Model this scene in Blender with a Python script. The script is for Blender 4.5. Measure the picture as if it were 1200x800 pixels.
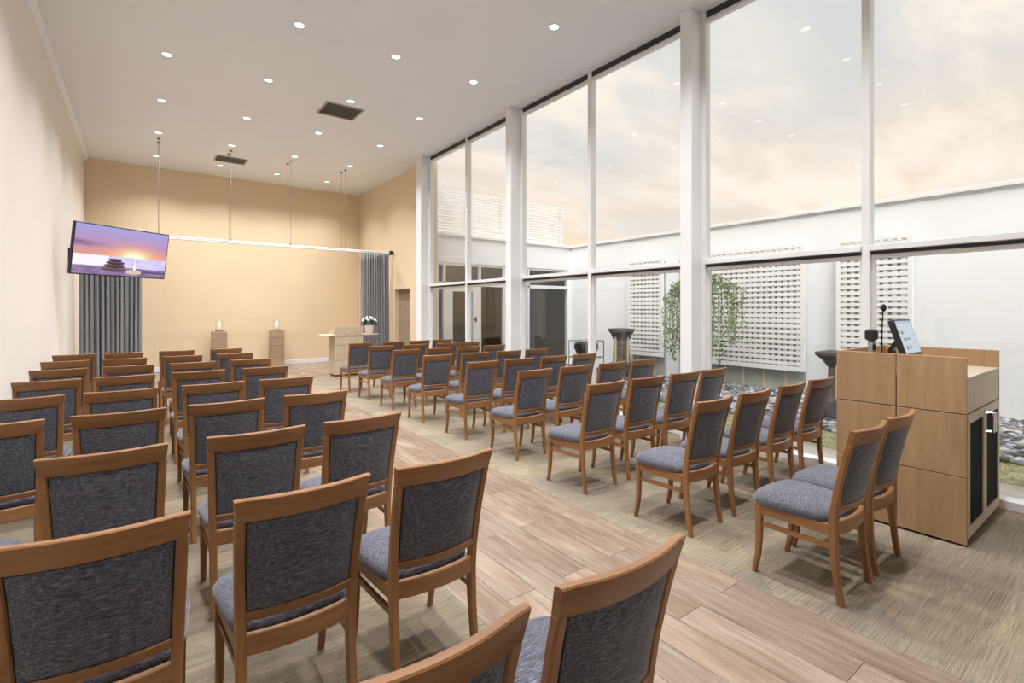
import bpy, bmesh, math, random
from mathutils import Vector, Matrix
S = bpy.context.scene
for o in list(bpy.data.objects):
    bpy.data.objects.remove(o)
COL = S.collection
PI = math.pi
random.seed(7)

# ------------------------------------------------------------------ camera
TH = 0.6442
cam_d = bpy.data.cameras.new('camera')
cam = bpy.data.objects.new('camera', cam_d)
COL.objects.link(cam)
cam.location = (0, 0, 1.5)
cam.rotation_euler = (PI / 2, 0, -TH)
cam_d.sensor_width = 36
cam_d.lens = 581.6 / 1200 * 36
cam_d.shift_y = -36.9 / 1200
cam_d.clip_start = 0.05
S.camera = cam

# ------------------------------------------------------------------ exposure
S.view_settings.view_transform = 'Standard'
S.view_settings.look = 'None'
S.view_settings.gamma = 1
S.view_settings.use_curve_mapping = False
S.view_settings.exposure = 0.18

# ------------------------------------------------------------------ world: bright evening cloud
W = bpy.data.worlds.new('world')
S.world = W
W.use_nodes = True
nt = W.node_tree
nt.nodes.clear()


def N(nt, typ, **kw):
    n = nt.nodes.new(typ)
    for k, v in kw.items():
        if k.startswith('i_'):
            key = k[2:]
            key = int(key) if key.isdigit() else key.replace('_', ' ')
            n.inputs[key].default_value = v
        else:
            setattr(n, k, v)
    return n


def lk(nt, a, b):
    nt.links.new(a, b)


def ramp(nt, fac, stops, interp='LINEAR'):
    r = nt.nodes.new('ShaderNodeValToRGB')
    r.color_ramp.interpolation = interp
    el = r.color_ramp.elements
    while len(el) < len(stops):
        el.new(0.5)
    for e, (p, c) in zip(el, stops):
        e.position = p
        e.color = (c[0], c[1], c[2], 1)
    if fac is not None:
        lk(nt, fac, r.inputs[0])
    return r


def mixc(nt, fac, a, b, typ='MIX'):
    m = nt.nodes.new('ShaderNodeMix')
    m.data_type = 'RGBA'
    m.blend_type = typ
    for sock, v in ((m.inputs[0], fac), (m.inputs[6], a), (m.inputs[7], b)):
        if hasattr(v, 'is_linked'):
            lk(nt, v, sock)
        elif isinstance(v, (int, float)):
            sock.default_value = v
        else:
            sock.default_value = (v[0], v[1], v[2], 1)
    return m.outputs[2]


def math_n(nt, op, a, b=None, c=None):
    m = nt.nodes.new('ShaderNodeMath')
    m.operation = op
    for i, v in enumerate((a, b, c)):
        if v is None:
            continue
        if hasattr(v, 'is_linked'):
            lk(nt, v, m.inputs[i])
        else:
            m.inputs[i].default_value = v
    return m.outputs[0]


tc = N(nt, 'ShaderNodeTexCoord')
sep = N(nt, 'ShaderNodeSeparateXYZ')
lk(nt, tc.outputs['Generated'], sep.inputs[0])
zc = math_n(nt, 'MAXIMUM', sep.outputs[2], 0.0)
den = math_n(nt, 'ADD', zc, 0.22)
px = math_n(nt, 'DIVIDE', sep.outputs[0], den)
py = math_n(nt, 'DIVIDE', sep.outputs[1], den)
cmb = N(nt, 'ShaderNodeCombineXYZ')
lk(nt, px, cmb.inputs[0])
lk(nt, py, cmb.inputs[1])
mp = N(nt, 'ShaderNodeMapping')
mp.inputs['Rotation'].default_value = (0, 0, 0.9)
mp.inputs['Scale'].default_value = (1.0, 2.1, 1)
mp.inputs['Location'].default_value = (3.1, 0.4, 0)
lk(nt, cmb.outputs[0], mp.inputs[0])
n1 = N(nt, 'ShaderNodeTexNoise', i_Scale=1.7, i_Detail=8.0, i_Roughness=0.58, i_Distortion=0.4)
lk(nt, mp.outputs[0], n1.inputs['Vector'])
n2 = N(nt, 'ShaderNodeTexNoise', i_Scale=0.75, i_Detail=5.0, i_Roughness=0.5)
lk(nt, mp.outputs[0], n2.inputs['Vector'])
base = ramp(nt, zc, [(0.0, (0.95, 0.71, 0.44)), (0.12, (0.92, 0.74, 0.54)), (0.24, (0.84, 0.735, 0.635)),
                     (0.40, (0.70, 0.675, 0.655)), (1.0, (0.58, 0.66, 0.76))])
light = ramp(nt, n1.outputs[0], [(0.40, (0, 0, 0)), (0.60, (1, 1, 1))])
dark = ramp(nt, n2.outputs[0], [(0.47, (0, 0, 0)), (0.60, (1, 1, 1))])
lightf = math_n(nt, 'MULTIPLY', light.outputs[0], 0.85)
c1 = mixc(nt, lightf, base.outputs[0], (1.0, 0.89, 0.78))
darkf = math_n(nt, 'MULTIPLY', dark.outputs[0], 0.5)
c2 = mixc(nt, darkf, c1, (0.62, 0.635, 0.645))
bg = N(nt, 'ShaderNodeBackground', i_Strength=1.02)
lk(nt, c2, bg.inputs[0])
wo = N(nt, 'ShaderNodeOutputWorld')
lk(nt, bg.outputs[0], wo.inputs[0])

# sunlight added to brighten the courtyard wall: high, soft, from behind the hall
fill_sun_d = bpy.data.lights.new('sun', 'SUN')
fill_sun_d.energy = 3.6
fill_sun_d.angle = math.radians(50)
fill_sun_d.color = (1.0, 0.97, 0.93)
sun = bpy.data.objects.new('sun', fill_sun_d)
COL.objects.link(sun)
sun.rotation_euler = Vector((-.50, -.42, .76)).to_track_quat('Z', 'Y').to_euler()

SPOT_W = 185.0
SPOT_C = (0.985, 0.985, 1.0)

# ------------------------------------------------------------------ materials
MATS = {}


def new_mat(name):
    m = bpy.data.materials.new(name)
    m.use_nodes = True
    t = m.node_tree
    b = t.nodes['Principled BSDF']
    MATS[name] = m
    return m, t, b


def simple(name, col, rough=0.5, metal=0.0, var=0.0, scale=6.0, bump=0.0, bscale=60.0, spec=None, coat=0.0):
    m, t, b = new_mat(name)
    b.inputs['Roughness'].default_value = rough
    b.inputs['Metallic'].default_value = metal
    if spec is not None:
        b.inputs['Specular IOR Level'].default_value = spec
    b.inputs['Coat Weight'].default_value = coat
    tcn = N(t, 'ShaderNodeTexCoord')
    n = N(t, 'ShaderNodeTexNoise', i_Scale=scale, i_Detail=4.0)
    lk(t, tcn.outputs['Object'], n.inputs['Vector'])
    r = ramp(t, n.outputs[0], [(0.3, [c * (1 - var) for c in col]), (0.7, [min(1, c * (1 + var)) for c in col])])
    lk(t, r.outputs[0], b.inputs['Base Color'])
    if bump:
        n2 = N(t, 'ShaderNodeTexNoise', i_Scale=bscale, i_Detail=3.0)
        lk(t, tcn.outputs['Object'], n2.inputs['Vector'])
        bp = N(t, 'ShaderNodeBump', i_Strength=bump, i_Distance=0.002)
        lk(t, n2.outputs[0], bp.inputs['Height'])
        lk(t, bp.outputs[0], b.inputs['Normal'])
    return m


def wood(name, c1, c2, axis, rough=0.4, scale=3.0, stretch=14.0, coat=0.0, rnd=True, spec=0.4):
    """grain runs along `axis` (0,1,2) of the object's coordinates"""
    m, t, b = new_mat(name)
    b.inputs['Roughness'].default_value = rough
    b.inputs['Coat Weight'].default_value = coat
    b.inputs['Specular IOR Level'].default_value = spec
    tcn = N(t, 'ShaderNodeTexCoord')
    mpn = N(t, 'ShaderNodeMapping')
    sc = [stretch] * 3
    sc[axis] = 1.0
    mpn.inputs['Scale'].default_value = sc
    lk(t, tcn.outputs['Object'], mpn.inputs[0])
    oi = N(t, 'ShaderNodeObjectInfo')
    add = N(t, 'ShaderNodeVectorMath', operation='ADD')
    sc2 = N(t, 'ShaderNodeVectorMath', operation='SCALE')
    sc2.inputs[0].default_value = (13.7, 7.1, 5.3)
    lk(t, oi.outputs['Random'], sc2.inputs['Scale'])
    lk(t, mpn.outputs[0], add.inputs[0])
    lk(t, sc2.outputs[0], add.inputs[1])
    n = N(t, 'ShaderNodeTexNoise', i_Scale=scale, i_Detail=6.0, i_Roughness=0.6, i_Distortion=0.6)
    lk(t, add.outputs[0], n.inputs['Vector'])
    r = ramp(t, n.outputs[0], [(0.28, c1), (0.72, c2)])
    if rnd:
        vr = math_n(t, 'MULTIPLY_ADD', oi.outputs['Random'], 0.2, 0.9)
        hs = N(t, 'ShaderNodeHueSaturation')
        lk(t, vr, hs.inputs['Value'])
        lk(t, r.outputs[0], hs.inputs['Color'])
        lk(t, hs.outputs[0], b.inputs['Base Color'])
    else:
        lk(t, r.outputs[0], b.inputs['Base Color'])
    return m


def fabric(name, dk, mid, lt, brown):
    m, t, b = new_mat(name)
    b.inputs['Roughness'].default_value = 0.9
    b.inputs['Specular IOR Level'].default_value = 0.15
    b.inputs['Sheen Weight'].default_value = 0.35
    b.inputs['Sheen Roughness'].default_value = 0.4
    tcn = N(t, 'ShaderNodeTexCoord')
    oi = N(t, 'ShaderNodeObjectInfo')
    add = N(t, 'ShaderNodeVectorMath', operation='ADD')
    sc2 = N(t, 'ShaderNodeVectorMath', operation='SCALE')
    sc2.inputs[0].default_value = (3.1, 4.7, 9.3)
    lk(t, oi.outputs['Random'], sc2.inputs['Scale'])
    lk(t, tcn.outputs['Object'], add.inputs[0])
    lk(t, sc2.outputs[0], add.inputs[1])
    outs = []
    for s_, sc in (((30, 300, 300), 1.0), ((320, 50, 50), 1.0), ((9, 160, 160), 1.0)):
        mpn = N(t, 'ShaderNodeMapping')
        mpn.inputs['Scale'].default_value = s_
        lk(t, add.outputs[0], mpn.inputs[0])
        n = N(t, 'ShaderNodeTexNoise', i_Scale=sc, i_Detail=3.0, i_Roughness=0.6)
        lk(t, mpn.outputs[0], n.inputs['Vector'])
        outs.append(n.outputs[0])
    r = ramp(t, outs[0], [(0.32, dk), (0.5, mid), (0.68, lt)])
    f2 = ramp(t, outs[2], [(0.5, (0, 0, 0)), (0.64, (1, 1, 1))])
    f2m = math_n(t, 'MULTIPLY', f2.outputs[0], 0.55)
    c = mixc(t, f2m, r.outputs[0], brown)
    c = mixc(t, 0.2, c, ramp(t, outs[1], [(0.35, dk), (0.65, lt)]).outputs[0])
    lk(t, c, b.inputs['Base Color'])
    bp = N(t, 'ShaderNodeBump', i_Strength=0.35, i_Distance=0.002)
    lk(t, outs[0], bp.inputs['Height'])
    lk(t, bp.outputs[0], b.inputs['Normal'])
    return m


def emit(name, col, strength):
    m, t, b = new_mat(name)
    b.inputs['Base Color'].default_value = (col[0], col[1], col[2], 1)
    b.inputs['Emission Color'].default_value = (col[0], col[1], col[2], 1)
    b.inputs['Emission Strength'].default_value = strength
    return m


def glass(name, tint=(1, 1, 1), ior=1.5, boost=1.0):
    """thin architectural pane: mirror reflection by Fresnel over clear transmission"""
    m, t, b = new_mat(name)
    t.nodes.remove(b)
    geo = N(t, 'ShaderNodeNewGeometry')
    dt = N(t, 'ShaderNodeVectorMath', operation='DOT_PRODUCT')
    lk(t, geo.outputs['Normal'], dt.inputs[0])
    lk(t, geo.outputs['Incoming'], dt.inputs[1])
    cosn = math_n(t, 'ABSOLUTE', dt.outputs['Value'])
    p5 = math_n(t, 'POWER', math_n(t, 'SUBTRACT', 1.0, cosn), 5.0)
    r0 = ((ior - 1) / (ior + 1)) ** 2
    fac = math_n(t, 'MINIMUM', math_n(t, 'MULTIPLY', math_n(t, 'MULTIPLY_ADD', p5, 1 - r0, r0), boost), 1.0)
    tr = N(t, 'ShaderNodeBsdfTransparent')
    tr.inputs[0].default_value = (tint[0], tint[1], tint[2], 1)
    gl = N(t, 'ShaderNodeBsdfGlossy', i_Roughness=0.0)
    mx = N(t, 'ShaderNodeMixShader')
    lk(t, fac, mx.inputs[0])
    lk(t, tr.outputs[0], mx.inputs[1])
    lk(t, gl.outputs[0], mx.inputs[2])
    lk(t, mx.outputs[0], t.nodes['Material Output'].inputs[0])
    return m


def attr_screen(name, strength):
    m, t, b = new_mat(name)
    a = N(t, 'ShaderNodeAttribute', attribute_name='col')
    b.inputs['Base Color'].default_value = (0.01, 0.01, 0.01, 1)
    b.inputs['Roughness'].default_value = 0.25
    lk(t, a.outputs['Color'], b.inputs['Emission Color'])
    b.inputs['Emission Strength'].default_value = strength
    return m


simple('paint_cream', (0.78, 0.63, 0.43), 0.75, var=0.02, scale=1.2, bump=0.05, bscale=90)
simple('paint_offwhite', (0.80, 0.755, 0.70), 0.7, var=0.015, scale=1.0, bump=0.05, bscale=90)
simple('paint_ceiling', (0.85, 0.87, 0.90), 0.85, var=0.01, scale=1.0)
simple('paint_white', (0.83, 0.83, 0.84), 0.45, var=0.015, scale=3.0)
simple('frame_white', (0.80, 0.80, 0.80), 0.35, var=0.02, scale=4.0)
simple('slab_shadow_dark', (0.03, 0.03, 0.035), 0.5)  # near-black of the floor slab and the painted window shadow strips
simple('render_white', (0.84, 0.85, 0.87), 0.9, var=0.02, scale=0.8, bump=0.1, bscale=40)
simple('render_plinth', (0.42, 0.45, 0.42), 0.9, var=0.08, scale=3.0)
simple('batten', (0.62, 0.56, 0.42), 0.8, var=0.05)
simple('lattice_white', (0.84, 0.84, 0.84), 0.6, var=0.02)
simple('earth', (0.30, 0.27, 0.22), 0.95, var=0.2, scale=5.0, bump=0.3, bscale=20)
simple('lawn', (0.34, 0.33, 0.20), 0.95, var=0.3, scale=9.0, bump=0.5, bscale=60)
simple('grass_blade', (0.36, 0.37, 0.20), 0.8, var=0.3, scale=5.0)
simple('paving', (0.52, 0.48, 0.40), 0.9, var=0.1, scale=4.0, bump=0.2, bscale=50)
simple('curtain', (0.26, 0.27, 0.285), 0.85, var=0.06, scale=30.0, bump=0.1, bscale=300)
simple('black_plastic', (0.012, 0.012, 0.014), 0.35)
simple('black_matt', (0.016, 0.015, 0.015), 0.8)
simple('mesh_black', (0.008, 0.009, 0.011), 0.8, var=0.3, scale=400, spec=0.1)
simple('chrome', (0.75, 0.75, 0.76), 0.22, metal=1.0)
simple('metal_silver', (0.55, 0.55, 0.56), 0.35, metal=1.0)
simple('steel_wire', (0.20, 0.18, 0.155), 0.5, metal=0.2)
simple('vent_grey', (0.42, 0.38, 0.33), 0.6, var=0.1)
simple('ceramic_white', (0.82, 0.81, 0.79), 0.3)
simple('petal', (0.86, 0.85, 0.78), 0.6, var=0.06, scale=40)
simple('leaf_dark', (0.045, 0.075, 0.03), 0.5, var=0.4, scale=30)
simple('leaf_light', (0.19, 0.27, 0.085), 0.55, var=0.45, scale=9)
simple('bark', (0.16, 0.12, 0.08), 0.9, var=0.3, scale=25)
simple('wax', (0.88, 0.84, 0.76), 0.5)
simple('dark_stone', (0.075, 0.075, 0.08), 0.65, var=0.5, scale=7.0, bump=0.5, bscale=18)
simple('brown_stone', (0.16, 0.12, 0.09), 0.75, var=0.45, scale=9.0, bump=0.5, bscale=18)
simple('black_glaze', (0.008, 0.009, 0.010), 0.12)
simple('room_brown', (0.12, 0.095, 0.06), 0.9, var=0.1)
simple('door_taupe', (0.36, 0.27, 0.19), 0.6, var=0.05)
simple('chair_shadow_gap', (0.012, 0.010, 0.010), 0.9)
wood('chair_wood_z', (0.215, 0.098, 0.036), (0.325, 0.158, 0.065), 2, 0.38, scale=2.2, stretch=12)
wood('chair_wood_x', (0.215, 0.098, 0.036), (0.325, 0.158, 0.065), 0, 0.38, scale=2.2, stretch=12)
wood('chair_wood_y', (0.215, 0.098, 0.036), (0.325, 0.158, 0.065), 1, 0.38, scale=2.2, stretch=12)
wood('oak_z', (0.33, 0.195, 0.097), (0.435, 0.275, 0.148), 2, 0.42, scale=2.0, stretch=9)
wood('oak_pale', (0.50, 0.40, 0.29), (0.60, 0.50, 0.38), 2, 0.5, scale=2.0, stretch=7)
wood('oak_limed_z', (0.50, 0.38, 0.27), (0.62, 0.50, 0.38), 2, 0.5, scale=2.0, stretch=8)
wood('plinth_oak', (0.33, 0.225, 0.14), (0.45, 0.32, 0.21), 0, 0.5, scale=2.0, stretch=8)
fabric('chair_fabric', (0.016, 0.017, 0.025), (0.078, 0.082, 0.108), (0.235, 0.245, 0.295), (0.095, 0.064, 0.048))
glass('window_glass', (0.97, 0.985, 0.98), 1.5, 2.0)
glass('candle_glass', (0.97, 0.97, 0.97), 1.4, 1.0)
emit('lamp_lens', (1.0, 0.98, 0.95), 2.6)
emit('flame', (1.0, 0.72, 0.32), 10.0)
attr_screen('tv_picture', 1.0)
attr_screen('monitor_picture', 0.85)

# plank floor : long boards, each object its own tone
m, t, b = new_mat('floor_plank')
b.inputs['Roughness'].default_value = 0.24
b.inputs['Specular IOR Level'].default_value = 0.45
tcn = N(t, 'ShaderNodeTexCoord')
oi = N(t, 'ShaderNodeObjectInfo')
add = N(t, 'ShaderNodeVectorMath', operation='ADD')
sc2 = N(t, 'ShaderNodeVectorMath', operation='SCALE')
sc2.inputs[0].default_value = (31.0, 17.0, 0.0)
lk(t, oi.outputs['Random'], sc2.inputs['Scale'])
lk(t, tcn.outputs['Object'], add.inputs[0])
lk(t, sc2.outputs[0], add.inputs[1])
mpn = N(t, 'ShaderNodeMapping')
mpn.inputs['Scale'].default_value = (16, 1.3, 1)
lk(t, add.outputs[0], mpn.inputs[0])
na = N(t, 'ShaderNodeTexNoise', i_Scale=1.6, i_Detail=7.0, i_Roughness=0.62, i_Distortion=0.8)
lk(t, mpn.outputs[0], na.inputs['Vector'])
mpb = N(t, 'ShaderNodeMapping')
mpb.inputs['Scale'].default_value = (3.0, 1.2, 1)
lk(t, add.outputs[0], mpb.inputs[0])
nb = N(t, 'ShaderNodeTexNoise', i_Scale=1.2, i_Detail=3.0)
lk(t, mpb.outputs[0], nb.inputs['Vector'])
ra = ramp(t, na.outputs[0], [(0.22, (0.175, 0.118, 0.080)), (0.5, (0.255, 0.192, 0.143)), (0.78, (0.35, 0.293, 0.243))])
rb = ramp(t, nb.outputs[0], [(0.35, (0.8, 0.76, 0.72)), (0.65, (1.12, 1.12, 1.14))])
cc = mixc(t, 1.0, ra.outputs[0], rb.outputs[0], 'MULTIPLY')
vr = math_n(t, 'MULTIPLY_ADD', oi.outputs['Random'], 0.35, 0.84)
hs = N(t, 'ShaderNodeHueSaturation')
lk(t, vr, hs.inputs['Value'])
lk(t, cc, hs.inputs['Color'])
lk(t, hs.outputs[0], b.inputs['Base Color'])
bp = N(t, 'ShaderNodeBump', i_Strength=0.08, i_Distance=0.002)
lk(t, na.outputs[0], bp.inputs['Height'])
lk(t, bp.outputs[0], b.inputs['Normal'])

# carpet : directional looped pile laid in slanting strips
m, t, b = new_mat('carpet_pile')
b.inputs['Roughness'].default_value = 0.95
b.inputs['Specular IOR Level'].default_value = 0.1
tcn = N(t, 'ShaderNodeTexCoord')


def streak(rot, sx, sy, scale=1.0):
    mpn = N(t, 'ShaderNodeMapping')
    mpn.inputs['Rotation'].default_value = (0, 0, rot)
    mpn.inputs['Scale'].default_value = (sx, sy, 1)
    lk(t, tcn.outputs['Object'], mpn.inputs[0])
    n = N(t, 'ShaderNodeTexNoise', i_Scale=scale, i_Detail=3.0, i_Roughness=0.6)
    lk(t, mpn.outputs[0], n.inputs['Vector'])
    return n.outputs[0]


mpn = N(t, 'ShaderNodeMapping')
mpn.inputs['Rotation'].default_value = (0, 0, PI / 4)
lk(t, tcn.outputs['Object'], mpn.inputs[0])
br = N(t, 'ShaderNodeTexBrick', i_Scale=1.0, i_Mortar_Size=0.002, i_Bias=0.0, i_Brick_Width=1.0, i_Row_Height=0.25)
br.inputs['Color1'].default_value = (0, 0, 0, 1)
br.inputs['Color2'].default_value = (1, 1, 1, 1)
br.inputs['Mortar'].default_value = (0.5, 0.5, 0.5, 1)
lk(t, mpn.outputs[0], br.inputs['Vector'])
st1 = streak(0.0, 3.5, 190)
st2 = streak(PI / 2, 3.5, 190)
chk = N(t, 'ShaderNodeTexChecker', i_Scale=2.0)
lk(t, mpn.outputs[0], chk.inputs['Vector'])
st = mixc(t, chk.outputs['Fac'], st1, st2)
pile = N(t, 'ShaderNodeTexNoise', i_Scale=260.0, i_Detail=2.0)
lk(t, tcn.outputs['Object'], pile.inputs['Vector'])
big = N(t, 'ShaderNodeTexNoise', i_Scale=1.6, i_Detail=3.0)
lk(t, tcn.outputs['Object'], big.inputs['Vector'])
rc = ramp(t, st, [(0.36, (0.115, 0.090, 0.062)), (0.5, (0.25, 0.205, 0.150)), (0.64, (0.345, 0.293, 0.225))])
c = mixc(t, 0.45, rc.outputs[0], ramp(t, pile.outputs[0], [(0.35, (0.11, 0.092, 0.068)), (0.65, (0.37, 0.325, 0.26))]).outputs[0])
c = mixc(t, 1.0, c, ramp(t, big.outputs[0], [(0.35, (0.90, 0.90, 0.9)), (0.65, (1.08, 1.05, 1.0))]).outputs[0], 'MULTIPLY')
c = mixc(t, 1.0, c, ramp(t, br.outputs[0], [(0.0, (0.84, 0.845, 0.86)), (1.0, (1.10, 1.08, 1.03))]).outputs[0], 'MULTIPLY')
lk(t, c, b.inputs['Base Color'])
bp = N(t, 'ShaderNodeBump', i_Strength=0.3, i_Distance=0.002)
hh = mixc(t, 0.5, st, pile.outputs[0])
lk(t, hh, bp.inputs['Height'])
lk(t, bp.outputs[0], b.inputs['Normal'])

# pebble: each pebble its own grey through a vertex colour
m, t, b = new_mat('pebble')
a = N(t, 'ShaderNodeAttribute', attribute_name='col')
lk(t, a.outputs['Color'], b.inputs['Base Color'])
b.inputs['Roughness'].default_value = 0.55


# ------------------------------------------------------------------ mesh helpers
class MB:
    def __init__(self):
        self.v, self.f = [], []

    def loft(self, rings, cap=True, closed=True):
        n = len(rings[0])
        o = len(self.v)
        for r in rings:
            self.v += [tuple(p) for p in r]
        k = len(rings)
        for i in range(k - 1):
            for j in range(n if closed else n - 1):
                a_ = o + i * n + j
                b_ = o + i * n + (j + 1) % n
                self.f.append((a_, b_, b_ + n, a_ + n))
        if cap:
            self.f.append(tuple(o + j for j in reversed(range(n))))
            self.f.append(tuple(o + (k - 1) * n + j for j in range(n)))
        return self

    def box(self, x0, x1, y0, y1, z0, z1, ch=0.0):
        if ch <= 0:
            o = len(self.v)
            for z in (z0, z1):
                self.v += [(x0, y0, z), (x1, y0, z), (x1, y1, z), (x0, y1, z)]
            for q in ((3, 2, 1, 0), (4, 5, 6, 7), (0, 1, 5, 4), (1, 2, 6, 5), (2, 3, 7, 6), (3, 0, 4, 7)):
                self.f.append(tuple(o + i for i in q))
            return self
        c_ = ch

        def ring(z, i):
            return [(x0 + i + c_, y0 + i, z), (x1 - i - c_, y0 + i, z), (x1 - i, y0 + i + c_, z), (x1 - i, y1 - i - c_, z),
                    (x1 - i - c_, y1 - i, z), (x0 + i + c_, y1 - i, z), (x0 + i, y1 - i - c_, z), (x0 + i, y0 + i + c_, z)]
        return self.loft([ring(z0, c_ * .9), ring(z0 + c_, 0), ring(z1 - c_, 0), ring(z1, c_ * .9)])

    def tube(self, pts, r, n=8, cap=True):
        rings = []
        P_ = [Vector(p) for p in pts]
        for i, p in enumerate(P_):
            d = (P_[min(i + 1, len(P_) - 1)] - P_[max(i - 1, 0)]).normalized()
            up = Vector((0, 0, 1)) if abs(d.z) < 0.9 else Vector((1, 0, 0))
            a_ = d.cross(up).normalized()
            b_ = a_.cross(d).normalized()
            rr = r[i] if isinstance(r, (list, tuple)) else r
            rings.append([p + a_ * rr * math.cos(2 * PI * k / n) + b_ * rr * math.sin(2 * PI * k / n) for k in range(n)])
        return self.loft(rings, cap)

    def lathe(self, prof, cx=0, cy=0, n=20, sx=1, sy=1):
        rings = [[(cx + r * sx * math.cos(2 * PI * k / n), cy + r * sy * math.sin(2 * PI * k / n), z) for k in range(n)] for r, z in prof]
        return self.loft(rings)

    def ball(self, c_, r, nu=8, nv=6, sx=1, sy=1, sz=1):
        rings = []
        for i in range(nv + 1):
            a_ = -PI / 2 + PI * i / nv
            rr = max(math.cos(a_), 0.02) * r
            rings.append([(c_[0] + rr * sx * math.cos(2 * PI * k / nu), c_[1] + rr * sy * math.sin(2 * PI * k / nu), c_[2] + r * sz * math.sin(a_)) for k in range(nu)])
        return self.loft(rings)

    def mesh(self, name, mat, smooth=False):
        me = bpy.data.meshes.new(name)
        me.from_pydata([tuple(p) for p in self.v], [], self.f)
        bm = bmesh.new()
        bm.from_mesh(me)
        bmesh.ops.recalc_face_normals(bm, faces=bm.faces)
        bm.to_mesh(me)
        bm.free()
        me.materials.append(MATS[mat])
        if smooth:
            for p in me.polygons:
                p.use_smooth = True
            try:
                me.set_sharp_from_angle(angle=math.radians(40))
            except Exception:
                pass
        me.update()
        return me

    def build(self, name, mat, parent=None, smooth=False, loc=None, rot=None):
        return link(name, self.mesh(name, mat, smooth), parent, loc, rot)


def link(name, me, parent=None, loc=None, rot=None):
    o = bpy.data.objects.new(name, me)
    COL.objects.link(o)
    if parent is not None:
        o.parent = parent
    if loc is not None:
        o.location = loc
    if rot is not None:
        o.rotation_euler = rot
    return o


def thing(name, label, cat, loc=(0, 0, 0), rz=0.0, group=None):
    o = bpy.data.objects.new(name, None)
    o.empty_display_size = 0.1
    COL.objects.link(o)
    o.location = loc
    o.rotation_euler = (0, 0, rz)
    return tag(o, label, cat, group)


def tag(o, label=None, cat=None, group=None, kind=None):
    if label:
        o['label'] = label
    if cat:
        o['category'] = cat
    if group:
        o['group'] = group
    if kind:
        o['kind'] = kind
    return o


def struct(name, mb, mat, label=None, smooth=False):
    o = mb.build(name, mat, None, smooth)
    return tag(o, label, None, None, 'structure')


def bx(*a, ch=0.0):
    return MB().box(*a, ch=ch)


def copy_tree(o, parent=None):
    c_ = o.copy()
    COL.objects.link(c_)
    if parent is not None:
        c_.parent = parent
    for ch in list(o.children):
        copy_tree(ch, c_)
    return c_


ORD = ['', 'first', 'second', 'third', 'fourth', 'fifth', 'sixth', 'seventh', 'eighth', 'ninth', 'tenth']

# ------------------------------------------------------------------ room shell
LX, RX, BY, FY, ZC = -0.987, 5.31, 14.75, -3.45, 4.945
A0, A1 = 1.322, 2.668          # plank aisle between the two carpets
CY = 10.9                      # carpets end here, planks to the back wall
floor = struct('floor', bx(LX - .2, 5.34, FY - .2, BY + .2, -0.16, -0.012), 'slab_shadow_dark', 'floor of the hall: plank aisle between two beige carpets')
carp = bx(LX, A0, FY, CY, -0.012, 0.0).build('carpet', 'carpet_pile', floor)
carp['label'] = 'beige looped carpet under the left block of chairs'
carp = bx(A1, 5.24, FY, CY, -0.012, 0.0).build('carpet', 'carpet_pile', floor)
carp['label'] = 'beige looped carpet under the right block of chairs'
PW, PL = 0.1923, 1.27
pm_cache = {}


def plank(x0, x1, y0, y1):
    key = (round(x1 - x0, 3), round(y1 - y0, 3))
    if key not in pm_cache:
        g = 0.0011
        pm_cache[key] = bx(g, key[0] - g, g, key[1] - g, -0.012, 0.0, ch=0.0007).mesh('plank', 'floor_plank')
    link('plank', pm_cache[key], floor, (x0, y0, 0))


k0 = int(math.floor((LX - 1.514) / PW))
for k in range(k0, 22):
    x0, x1 = 1.514 + k * PW, 1.514 + (k + 1) * PW
    aisle = x0 > A0 - .01 and x1 < A1 + .01
    xs0, xs1 = max(x0, LX), min(x1, 5.24 if not aisle else A1)
    if xs1 - xs0 < 0.02:
        continue
    ylo = FY if aisle else CY
    off = (2.06 if k % 2 == 0 else 1.44)
    y = off - 8 * PL
    while y < BY:
        ya, yb = max(y, ylo), min(y + PL, BY)
        if yb - ya > 0.03:
            plank(xs0, xs1, ya, yb)
        y += PL

struct('ceiling', bx(LX - .2, 5.34, FY - .2, BY + .2, ZC, ZC + .2), 'paint_ceiling', 'plain pale grey ceiling')
struct('wall_left', bx(LX - .2, LX, FY - .2, BY + .2, 0, ZC), 'paint_offwhite', 'off-white left wall behind the television')
struct('wall_back', bx(LX, RX, BY, BY + .2, 0, ZC), 'paint_cream', 'cream back wall behind the candle plinths')
struct('wall_front', bx(LX, RX, FY - .2, FY, 0, ZC), 'paint_offwhite', 'off-white wall behind the viewer')
# right wall beyond the windows with its door opening
D0, D1, DZ = 11.22, 12.15, 2.045
wr = MB()
wr.box(RX, RX + .25, 10.30, D0, 0, ZC)
wr.box(RX, RX + .25, D1, BY, 0, ZC)
wr.box(RX, RX + .25, D0, D1, DZ, ZC)
wr.box(RX + .2, RX + .25, D0, D1, 0, DZ)
struct('wall_right', wr, 'paint_cream', 'cream wall between the last window and the back wall')
dr = struct('door_1', bx(RX + .12, RX + .17, D0, D1, 0.005, DZ, ch=.003), 'door_taupe', 'taupe flush door in the right wall beside the curtain')
MB().box(RX + .085, RX + .12, D0 + .06, D0 + .10, .98, 1.10, ch=.006).box(RX + .07, RX + .09, D0 + .06, D0 + .20, 1.03, 1.05, ch=.006).build('door_handle', 'black_plastic', dr)
MB().box(RX - .006, RX + .12, D0 - .05, D0 + .015, 0, DZ + .05, ch=.003).box(RX - .006, RX + .12, D1 - .015, D1 + .05, 0, DZ + .05, ch=.003).box(RX - .006, RX + .12, D0 + .015, D1 - .015, DZ - .015, DZ + .05, ch=.003).build('door_frame', 'paint_cream', dr)
struct('baseboard_back', bx(LX, RX, BY - .018, BY, 0, .11, ch=.004), 'paint_white', 'white baseboard along the back wall')
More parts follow.
